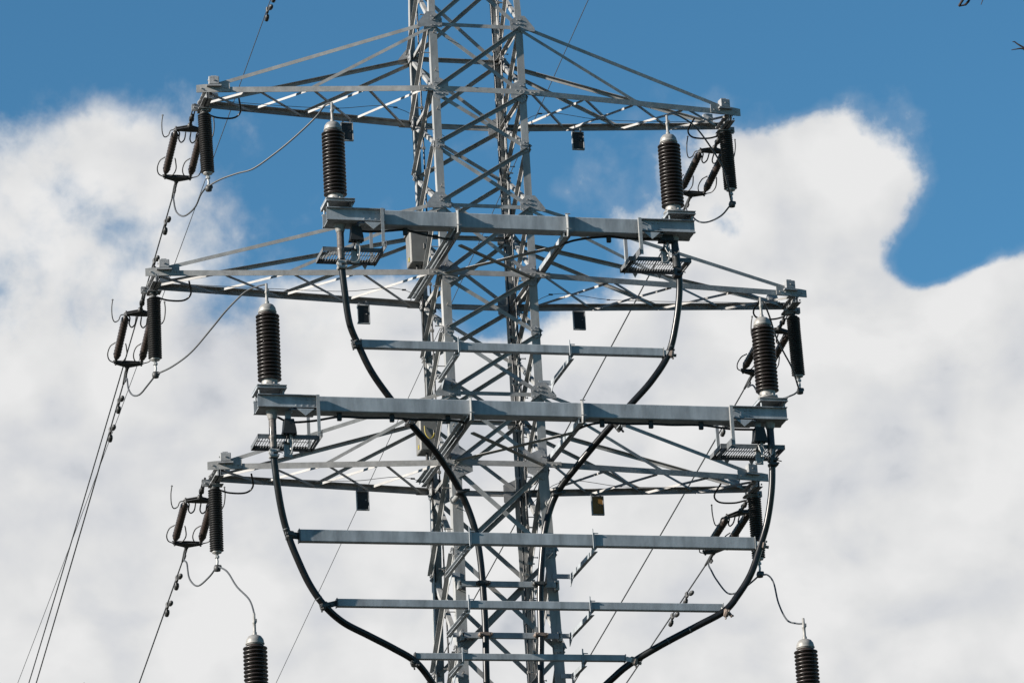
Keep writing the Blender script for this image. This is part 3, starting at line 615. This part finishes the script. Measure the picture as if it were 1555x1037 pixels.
# ------------------------------------------------------------------ surge arresters hanging from the arm tips
def arrester_proto(mw, label):
    t = thing('surge_arrester', label, 'insulator', group='long dark arresters hanging from the arm tips', mw=mw)
    m = MB(); m.lathe([(0, 0), (.08, 0), (.08, -.03), (.05, -.04), (.05, -.08), (.095, -.09), (.095, -.11), (0, -.11)], n=18); obj('top_fitting', m, FORGED, t)
    prof = [(.085, -.10)]; n = 27; p = 1.20/n
    for k in range(n):
        z = -.11-k*p; r = .132
        prof += [(.090, z-.004), (r, z-.020), (r, z-.025), (.092, z-p*.72), (.088, z-p+.002)]
    prof += [(.085, -1.315), (0, -1.315)]
    m = MB(); m.lathe(prof, n=24); obj('ribbed_body', m, POLY, t)
    m = MB(); m.lathe([(.09, -1.31), (.09, -1.335), (.035, -1.34), (.03, -1.42)], n=14); m.lathe([(.045, -1.39), (.045, -1.43), (0, -1.43)], n=6, smooth=False)
    m.tube([(0, 0, -1.42), (.01, 0, -1.50), (0, .01, -1.58)], .022, 8); obj('bottom_stud', m, GALV, t)
    m = MB(); m.lathe([(0, .06), (.05, .05), (.07, 0), (.06, -.06), (0, -.075)], (0, .0, -1.62), n=10); m.box((.02, 0, -1.60), (.12, .07, .07), ch=.015); obj('line_clamp', m, FORGED, t)
    return t
ARR = [((-5.21, .10, 31.62), 'dark ribbed arrester hanging from the left tip of the top crossarm', -1.5),
       ((5.24, .10, 31.70), 'dark ribbed arrester hanging from the right tip of the top crossarm', -1.0),
       ((-6.28, .10, 27.83), 'dark ribbed arrester hanging from the left tip of the middle crossarm', 0),
       ((6.34, .10, 27.85), 'dark ribbed arrester hanging from the right tip of the middle crossarm', -1.0),
       ((-5.22, .10, 24.09), 'dark ribbed arrester hanging from the left tip of the bottom crossarm', 0),
       ((5.27, .10, 24.13), 'dark ribbed arrester hanging from the right tip of the bottom crossarm', 0)]
def amw(q): return T(q[0]) @ Matrix.Rotation(R(q[2]), 4, 'Y')
ar0 = arrester_proto(amw(ARR[0]), ARR[0][1])
for q in ARR[1:]: copy_thing(ar0, amw(q), q[1])

# ------------------------------------------------------------------ tension insulator sets and line conductors
def tension_proto(mw, label):       # local +Y runs along the string, +X sideways, +Z up
    t = thing('tension_insulator_set', label, 'insulator', group='double tension strings at the arm tips', mw=mw)
    m = MB(); m.tube([(0, 0, 0), (0, .10, 0)], .022, 8); m.tube([(-.025, .08, 0), (-.025, .42, 0)], .013, 6); m.tube([(.025, .08, 0), (.025, .42, 0)], .013, 6)
    m.box((0, .10, 0), (.09, .06, .05)); m.box((0, .42, 0), (.09, .07, .06)); m.lathe([(0, 0), (.035, .02), (.045, .06), (.03, .11), (0, .12)], (0, .28, 0), (0, 1, 0), 8); m.box((0, .52, 0), (.05, .14, .05)); m.lathe([(0, 0), (.05, .02), (.05, .07), (0, .09)], (0, .56, 0), (0, 1, 0), 10)
    obj('turnbuckle', m, FORGED, t)
    for nm, y, s in (('upper_yoke', .70, 1), ('lower_yoke', 2.12, -1)):
        m = MB(); m.plate([(-.30, y+s*.05, -.03), (-.26, y-s*.0, -.03), (0, y-s*.09, -.03), (.26, y, -.03), (.30, y+s*.05, -.03), (0, y+s*.06, -.03)], (0, 0, 1), .016)
        m.plate([(-.30, y+s*.05, .016), (-.26, y-s*.0, .016), (0, y-s*.09, .016), (.26, y, .016), (.30, y+s*.05, .016), (0, y+s*.06, .016)], (0, 0, 1), .016)
        for x in (-.25, .25): m.tube([(x, y+s*.02, -.06), (x, y+s*.02, .06)], .018, 6)
        obj(nm, m, FORGED, t)
    for x in (-.25, .25):
        m = MB(); prof = [(0, 0), (.035, 0), (.045, .03), (.058, .05)]
        nr = 13
        for k in range(nr):
            y = .06+k*(1.06/nr); prof += [(.062, y), (.076, y+.02), (.076, y+.03), (.064, y+.055)]
        prof += [(.058, 1.14), (.045, 1.17), (.03, 1.20), (0, 1.21)]
        m.lathe(prof, (x, .80, 0), (0, 1, 0), 16); r = obj('insulator_rod', m, RODM, t)
        m = MB(); m.tube([(x, .72, 0), (x, .84, 0)], .028, 8); m.tube([(x, 1.97, 0), (x, 2.12, 0)], .028, 8); obj('end_fitting', m, FORGED, r)
    for sx in (-1, 1):
        # upper horns: an S that rises outside each yoke end, and a hook between the strings
        m = MB(); m.tube(smooth_path([(sx*.22, .78, .02), (sx*.34, .80, .03), (sx*.38, .88, -.03), (sx*.45, .92, -.04), (sx*.50, .85, .02), (sx*.515, .74, .16), (sx*.50, .66, .28)], 5), .012, 6); m.lathe([(0, -.024), (.022, 0), (0, .024)], (sx*.50, .66, .285), (0, 0, 1), 8); obj('arcing_horn', m, FORGED, t)
        m = MB(); m.tube(smooth_path([(sx*.24, .78, .02), (sx*.17, .82, .0), (sx*.165, .95, -.05), (sx*.11, 1.02, -.07), (sx*.055, .95, -.05), (sx*.05, .80, .0)], 5), .014, 6); obj('arcing_horn', m, FORGED, t)
        # lower horns: a racket loop round each rod end
        cx = sx*.25; m = MB()
        m.tube(smooth_path([(cx+.03, 2.10, 0), (cx+.15, 2.03, .0), (cx+.19, 1.88, .02), (cx+.155, 1.70, .05), (cx+.13, 1.62, .06)], 5), .012, 6)
        m.tube(smooth_path([(cx-.03, 2.10, 0), (cx-.13, 2.03, .0), (cx-.18, 1.88, .02), (cx-.155, 1.70, .05), (cx-.07, 1.60, .06)], 5), .012, 6); obj('arcing_horn', m, FORGED, t)
    m = MB(); m.lathe([(0, 0), (.045, .02), (.045, .08), (.02, .10)], (0, 2.16, 0), (0, 1, 0), 8); m.lathe([(.02, 0), (.032, .02), (.036, .12), (.028, .30), (.022, .46), (0, .47)], (0, 2.24, 0), (0, 1, 0), 8); m.box((0, 2.42, -.05), (.03, .10, .09)); obj('dead_end_clamp', m, FORGED, t)
    return t
def frame(o, target, roll):
    o, target = V(o), V(target); y = (target-o).normalized(); x = y.cross(V((0, 0, 1))).normalized(); z = x.cross(y)
    m = Matrix(((x.x, y.x, z.x, o.x), (x.y, y.y, z.y, o.y), (x.z, y.z, z.z, o.z), (0, 0, 0, 1)))
    return m @ Matrix.Rotation(R(roll), 4, 'Y')
# attachment point at the arm tip, point where the conductor leaves, roll, conductor slope, labels
SETS = [((-5.38, .10, 31.72), (-5.44, 2.45, 30.84), 0, -.181, 'left tip of the top crossarm'),
        ((5.22, .12, 31.68), (5.08, 2.55, 30.98), 0, -.150, 'right tip of the top crossarm'),
        ((-6.43, .10, 27.93), (-6.50, 2.35, 26.95), 0, -.187, 'left tip of the middle crossarm'),
        ((6.29, .12, 27.90), (6.10, 2.50, 27.20), 0, -.172, 'right tip of the middle crossarm'),
        ((-5.40, .10, 24.20), (-5.43, 2.40, 23.42), 0, -.168, 'left tip of the bottom crossarm'),
        ((5.22, .12, 24.10), (5.03, 2.50, 23.50), -16, -.130, 'right tip of the bottom crossarm')]
ts0 = None; CEND = []
for k, (o, tg, roll, sl_, lab) in enumerate(SETS):
    mw = frame(o, tg, roll); lb = 'twin brown tension string with arcing horns at the '+lab
    if ts0 is None: ts0 = tension_proto(mw, lb)
    else: copy_thing(ts0, mw, lb)
    CEND.append(mw @ V((0, 2.62, 0)))
def conductor_pt(k, d, dx=0.0):
    p = CEND[k]; s = SETS[k][3]; return V((p.x+dx*d, p.y+d, p.z+s*d+.00055*d*d))
for k in range(6):
    m = MB(); ds = [0, 1, 2, 4, 6, 8, 11, 14, 18, 22, 27, 33, 40, 50, 65, 85, 110, 140, 180, 240, 300]
    pts = [conductor_pt(k, d) for d in ds]; m.tube(pts, .0145, 8)
    tag(obj('line_conductor', m, CONDM), 'thin grey line conductor running away from the '+SETS[k][4], 'power line', 'line conductors behind the tower')
# earth wires, from the tower head
EW = [((-3.3, 0, 36.3), -.094, 'faint earth wire crossing the sky from the top edge down past the left crossarm tips', .30),
      ((3.3, 0, 36.25), -.150, 'faint earth wire entering at top right of the tower head and passing behind the tower', .20)]
for o, s, lab, dx in EW:
    m = MB(); o = V(o); pts = []
    for d in (0, 1, 3, 6, 10, 15, 20, 26, 33, 41, 50, 65, 85, 110, 140, 180, 240, 300): pts.append(V((o.x+(dx if d > 0 else 0)*min(d, 1), o.y+d, o.z+s*d+.0003*d*d)))
    m.tube(pts, .0085, 6); tag(obj('earth_wire', m, CONDM), lab, 'wire', 'earth wires')

# vibration dampers hanging on the wires
def damper_proto(mw, label):
    t = thing('vibration_damper', label, 'damper', group='two-weight dampers on the wires', mw=mw)
    m = MB(); m.box((0, 0, -.03), (.05, .09, .12), ch=.008); m.tube([(0, 0, -.01), (0, 0, .02)], .03, 8); obj('clamp', m, FORGED, t)
    m = MB(); m.tube(smooth_path([(.03, -.24, -.085), (.015, -.12, -.075), (0, 0, -.07), (.015, .12, -.075), (.03, .24, -.085)], 4), .017, 6); obj('messenger', m, FORGED, t)
    for s in (-1, 1):
        m = MB(); m.lathe([(0, -.10), (.034, -.09), (.048, -.02), (.044, .07), (0, .10)], (.03, s*.23, -.085), (0, 1, -.15*s), 10); obj('weight', m, FORGED, t)
    return t
dp0 = None
def damper(p, q, label):
    global dp0
    mw = frame(p, q, 0)
    if dp0 is None: dp0 = damper_proto(mw, label)
    else: copy_thing(dp0, mw, label)
DAMP = [(0, 1.0, 'first damper from the insulators on the top left conductor'), (0, 2.5, 'second damper from the insulators on the top left conductor'),
        (2, .75, 'first damper from the insulators on the middle left conductor'), (2, 1.9, 'second damper from the insulators on the middle left conductor'),
        (4, .8, 'first damper from the insulators on the bottom left conductor'), (4, 2.0, 'second damper from the insulators on the bottom left conductor'),
        (3, 1.6, 'damper on the middle right conductor, just above the lower beam end'),
        (5, 1.5, 'first damper from the insulators on the bottom right conductor'), (5, 2.6, 'second damper from the insulators on the bottom right conductor')]
for k, d, lab in DAMP: damper(conductor_pt(k, d), conductor_pt(k, d+.5), lab)
def ew_pt(k, d): o, s, _, dx = EW[k]; return V((o[0]+dx, o[1]+d, o[2]+s*d+.0003*d*d))
damper(ew_pt(0, 3.9), ew_pt(0, 4.4), 'damper on the left earth wire, at the very top edge'); damper(ew_pt(0, 4.7), ew_pt(0, 5.2), 'lower damper on the left earth wire, in the blue sky')

# jumper wires: arrester foot to termination, arrester foot to conductor
J = {'upper left': [(-5.2, .1, 30.02), (-4.99, -.25, 30.05), (-4.74, -.6, 30.04), (-4.49, -.95, 30.01), (-4.16, -1.3, 30.17), (-3.83, -1.65, 30.38), (-3.48, -2.0, 30.66), (-3.35, -2.35, 30.78), (-3.3, -2.7, 30.68)],
     'lower left': [(-6.26, .1, 26.22), (-6.03, -.34, 26.23), (-5.75, -.79, 26.36), (-5.44, -1.23, 26.67), (-5.21, -1.67, 26.9), (-4.95, -2.11, 27.09), (-4.81, -2.56, 27.04), (-4.71, -2.98, 26.94)],
     'bottom left': [(-5.2, .1, 22.5), (-5.15, -.54, 22.21), (-5.1, -1.18, 21.75), (-5.0, -1.82, 21.33), (-5.04, -2.46, 20.9), (-5.16, -3.1, 20.6)],
     'upper right': [(5.26, .1, 30.08), (5.08, -.3, 30.33), (4.86, -.7, 30.56), (4.48, -1.1, 30.86), (4.11, -1.5, 31.03), (3.73, -1.9, 31.04), (3.42, -2.3, 30.94), (3.19, -2.7, 30.72)],
     'lower right': [(6.35, .1, 26.26), (6.07, -.42, 26.5), (5.75, -.93, 26.65), (5.44, -1.45, 26.79), (5.17, -1.97, 27.0), (4.91, -2.48, 27.07), (4.68, -2.98, 26.97)],
     'bottom right': [(5.3, .1, 22.49), (5.25, -.43, 22.34), (5.18, -.97, 22.03), (5.07, -1.5, 21.49), (5.03, -2.03, 21.02), (5.03, -2.57, 20.8), (4.99, -3.1, 20.65)]}
for k, P in J.items():
    m = MB(); m.tube(smooth_path(P, 7), .017, 8); tag(obj('jumper_wire', m, CONDM), 'curved wire from the arrester foot to the top of the %s termination' % k, 'wire', 'jumper wires')
K = [([(-5.21, .1, 30.02), (-5.26, .45, 30.0), (-5.32, .8, 29.87), (-5.47, 1.15, 29.82), (-5.56, 1.5, 30.03), (-5.55, 1.85, 30.4)], 0, 'top left'),
     ([(5.23, .1, 30.05), (5.17, .54, 30.0), (5.03, .98, 30.03), (4.96, 1.42, 30.21), (4.94, 1.86, 30.54)], 1, 'top right'),
     ([(-6.28, .1, 26.2), (-6.38, .43, 26.11), (-6.48, .77, 26.04), (-6.56, 1.1, 26.13), (-6.59, 1.43, 26.37), (-6.56, 1.77, 26.69)], 2, 'middle left'),
     ([(6.33, .1, 26.22), (6.34, .52, 26.28), (6.17, .94, 26.33), (5.97, 1.36, 26.55), (5.97, 1.78, 26.9)], 3, 'middle right'),
     ([(-5.24, .1, 22.48), (-5.3, .52, 22.42), (-5.45, .94, 22.36), (-5.53, 1.36, 22.62), (-5.5, 1.78, 23.04)], 4, 'bottom left'),
     ([(5.26, .1, 22.49), (5.19, .47, 22.44), (5.06, .83, 22.37), (4.95, 1.2, 22.44), (4.86, 1.57, 22.81), (4.88, 1.93, 23.1)], 5, 'bottom right')]
for P, k, lab in K:
    m = MB(); m.tube(smooth_path(P+[CEND[k]-V((0, .12, .05)), CEND[k]+V((0, -.35, .06))], 7), .017, 8); tag(obj('jumper_loop', m, CONDM), 'drooping loop from arrester foot to conductor at the %s arm tip' % lab, 'wire', 'jumper loops')

# thin control cables that climb inside the tower
for P, r, lab in (([(-.80, .55, 15), (-.80, .58, 21), (-.80, .60, 26), (-.79, .62, 31), (-.78, .66, 35.5)], .016, 'thin black control cable climbing inside the left side of the tower'),
                  ([(.82, .30, 15), (.80, .34, 22), (.82, .30, 27), (.80, .36, 35.5)], .014, 'thin black control cable climbing inside the right side of the tower, front one'),
                  ([(.80, .74, 15), (.78, .76, 20), (.80, .72, 25), (.78, .76, 30), (.76, .74, 35.5)], .018, 'thin black control cable climbing beside the rear right leg')):
    m = MB(); m.tube(smooth_path(P, 6), r, 6)
    o = tag(obj('control_cable', m, BLACK), lab, 'cable', 'control cables climbing the tower')
    m = MB(); n_ = 22
    for k in range(n_):
        f = k/(n_-1)*(len(P)-1); i = min(int(f), len(P)-2); p = V(P[i]).lerp(V(P[i+1]), f-i); m.box(p+V((0, 0, 0)), (.06, .05, .05)); m.box(p+V((math.copysign(.05, p.x), 0, 0)), (.10, .015, .025))
    obj('cable_cleats', m, BOLT, o)['kind'] = 'stuff'

# ------------------------------------------------------------------ phase plates under the far chords
PL = [((-2.30, .66, 31.69), 'dark plate half hidden behind the upper left termination, under the top crossarm', PLASTIC), ((2.36, .66, 31.70), 'dark plate hanging under the right half of the top crossarm', PLASTIC),
      ((-2.12, .70, 27.93), 'dark plate hanging under the left half of the middle crossarm', PLASTIC), ((2.17, .70, 27.94), 'dark plate hanging under the right half of the middle crossarm', PLASTIC),
      ((-2.29, .70, 24.19), 'dark plate hanging under the left half of the bottom crossarm', PLASTIC), ((2.31, .70, 24.18), 'amber brown plate hanging under the right half of the bottom crossarm', AMBER)]
for (c, lab, mt) in PL:
    O = V(c); t = thing('phase_plate', lab, 'plate', O, 'small plates hanging under the crossarms')
    m = MB(); m.box((0, 0, -.18), (.215, .012, .335)); obj('panel', m, mt, t)
    m = MB()
    for s in (-1, 1): m.box((s*.115, 0, -.18), (.016, .05, .36)); 
    m.box((0, 0, .004), (.246, .05, .014)); m.box((0, 0, -.364), (.246, .05, .014)); obj('rim', m, PAINT, t)
    m = MB(); m.box((-.07, .02, .05), (.03, .02, .10)); m.box((.07, .02, .05), (.03, .02, .10)); m.bolt((.06, -.006, -.17), (0, -1, 0), .014, .01); obj('hanger', m, PLATE, t)

# ------------------------------------------------------------------ control cabinets on the left side of the tower
for (c, lab, yl) in (((-1.10, .28, 28.98), 'grey control cabinet on the left side of the tower behind the upper beam', False), ((-1.08, .30, 25.20), 'grey control cabinet with yellow sleeved lead behind the lower beam', True)):
    O = V(c); t = thing('control_cabinet', lab, 'cabinet', O, 'grey cabinets on the tower side')
    m = MB(); m.box((.02, .12, 0), (.34, .36, .64), ch=.012); obj('housing', m, CABM, t)
    m = MB(); m.box((.02, -.075, .0), (.31, .02, .60), ch=.006); d = obj('door', m, CABM, t)
    m = MB(); m.box((.12, -.10, .02), (.03, .03, .12), ch=.006); obj('handle', m, FORGED, d)
    m = MB(); m.box((.02, .12, .335), (.40, .44, .025)); obj('roof', m, CABM, t)
    m = MB(); m.tube([(.0, .05, -.33), (.0, .05, -.48)], .028, 8); m.tube([(.10, .05, -.33), (.10, .05, -.50)], .022, 8); m.tube(smooth_path([(.10, .05, -.48), (.12, .2, -.8), (.16, .5, -1.6), (.17, .55, -3.2)], 5), .018, 6); obj('cable_gland', m, RUBBER, t)
    m = MB(); m.box((-.155, .05, -.22), (.012, .07, .08)); obj('warning_sticker', m, YEL, t)
    m = MB(); m.box((.12, .34, .2), (.3, .06, .05)); m.box((.12, .34, -.2), (.3, .06, .05)); obj('mounting_rail', m, PAINT, t)
    if yl:
        m = MB(); m.tube(smooth_path([(-.06, -.10, .16), (-.05, -.12, .0), (.02, -.14, -.10), (.09, -.13, -.06), (.12, -.12, .02)], 6), .010, 6); obj('yellow_lead', m, YEL, t)

# ------------------------------------------------------------------ bare trees whose twigs reach into the frame
def branch(m, p, d, L_, r, depth, rng):
    n = 5; pts = [p]; rs = [r]
    for i in range(n):
        d = (d+V((rng.uniform(-.16, .16), rng.uniform(-.16, .16), rng.uniform(-.06, .14)))).normalized()
        p = p+d*(L_/n); pts.append(p); rs.append(r*(1-.5*(i+1)/n))
        if depth > 0 and i >= 1:
            for _ in range(rng.choice((1, 1, 2))):
                sd = (d+V((rng.uniform(-1, 1), rng.uniform(-1, 1), rng.uniform(-.2, .7)))*.8).normalized(); branch(m, p, sd, L_*rng.uniform(.45, .68), rs[-1]*.62, depth-1, rng)
    m.tube(pts, rs, 6 if r > .03 else 4)
def twig_to(m, a, b, tip, r0, r1):
    a, b, tip = V(a), V(b), V(tip); m.tube(smooth_path([a, a.lerp(b, .5)+V((0, 0, .15)), b, b.lerp(tip, .5)+V((.01, 0, .02)), tip], 4), [r0+(r1-r0)*i/16 for i in range(17)], 6)
base = V((-3.0, -41.0, 0))
t = thing('bare_tree', 'leafless dark tree of which only twig tips show in the top right corner', 'tree', base)
m = MB(); m.tube(smooth_path([(0, 0, -.1), (.05, .05, 3), (-.05, 0, 7), (.1, .1, 11), (.05, 0, 15), (0, .1, 19)], 4), [.30-.27*i/20 for i in range(21)], 12); obj('trunk', m, BARK, t)
m = MB(); rng = random.Random(5)
for k in range(10):
    z = 7.5+k*1.05; a = rng.uniform(-1.25, 1.25)+(0 if k % 2 else math.pi*.05); branch(m, V((0, 0, z)), V((math.cos(a), math.sin(a), .75)), 2.6-.12*k, .09-.006*k, 3, rng)
def rl(p): return V(p)-base
# limbs that reach toward the open field on the left of the tree
twig_to(m, (0, 0, 13.6), rl((-5.6, -41.4, 16.3)), rl((-5.93, -41.35, 15.75)), .05, .016)
m.tube([rl((-5.93, -41.35, 15.75)), rl((-5.99, -41.31, 15.54)), rl((-6.035, -41.27, 15.468))], [.014, .013, .010], 6)
m.tube([rl((-5.90, -41.35, 15.74)), rl((-5.935, -41.3, 15.53)), rl((-5.985, -41.29, 15.475)), rl((-6.035, -41.27, 15.468))], [.013, .010, .008, .006], 6)
m.tube([rl((-5.985, -41.29, 15.475)), rl((-5.945, -41.3, 15.505))], [.012, .004], 5)
m.tube([rl((-5.72, -41.37, 15.95)), rl((-5.82, -41.36, 15.56)), rl((-5.86, -41.34, 15.46))], [.009, .006, .003], 5)
twig_to(m, (0, 0, 13.0), rl((-5.0, -41.35, 14.95)), rl((-5.50, -41.31, 15.08)), .045, .010)
m.tube([rl((-5.46, -41.31, 15.08)), rl((-5.53, -41.31, 15.085)), rl((-5.60, -41.28, 15.08))], [.009, .007, .003], 5)
m.tube([rl((-5.49, -41.31, 15.09)), rl((-5.55, -41.31, 15.125)), rl((-5.575, -41.31, 15.145)), rl((-5.595, -41.31, 15.143))], [.009, .007, .006, .003], 5)
obj('crown', m, BARK, t)
base = V((-9.9, -13.6, 0))
t = thing('young_tree', 'bare tree whose topmost twig just reaches the bottom edge at far left', 'tree', base)
m = MB(); m.tube(smooth_path([(0, 0, -.1), (.05, .05, 4), (-.05, 0, 8), (.05, .1, 12), (.15, 0, 14.5), (.19, -.04, 16.65)], 4), [.16-.15*i/20 for i in range(21)], 10); obj('trunk', m, BARK, t)
m = MB(); rng = random.Random(11)
for k in range(9): a = rng.uniform(0, 6.28); branch(m, V((.05, .05, 6+k*.8)), V((math.cos(a)*.8, math.sin(a)*.8, .8)), 1.7-.12*k, .05-.004*k, 2, rng)
m.tube([(.18, -.04, 16.45), (.21, -.04, 16.62), (.20, -.05, 16.68)], [.012, .008, .004], 5); m.tube([(.18, -.04, 16.45), (.15, -.03, 16.6), (.17, -.03, 16.66)], [.012, .008, .004], 5)
obj('crown', m, BARK, t)
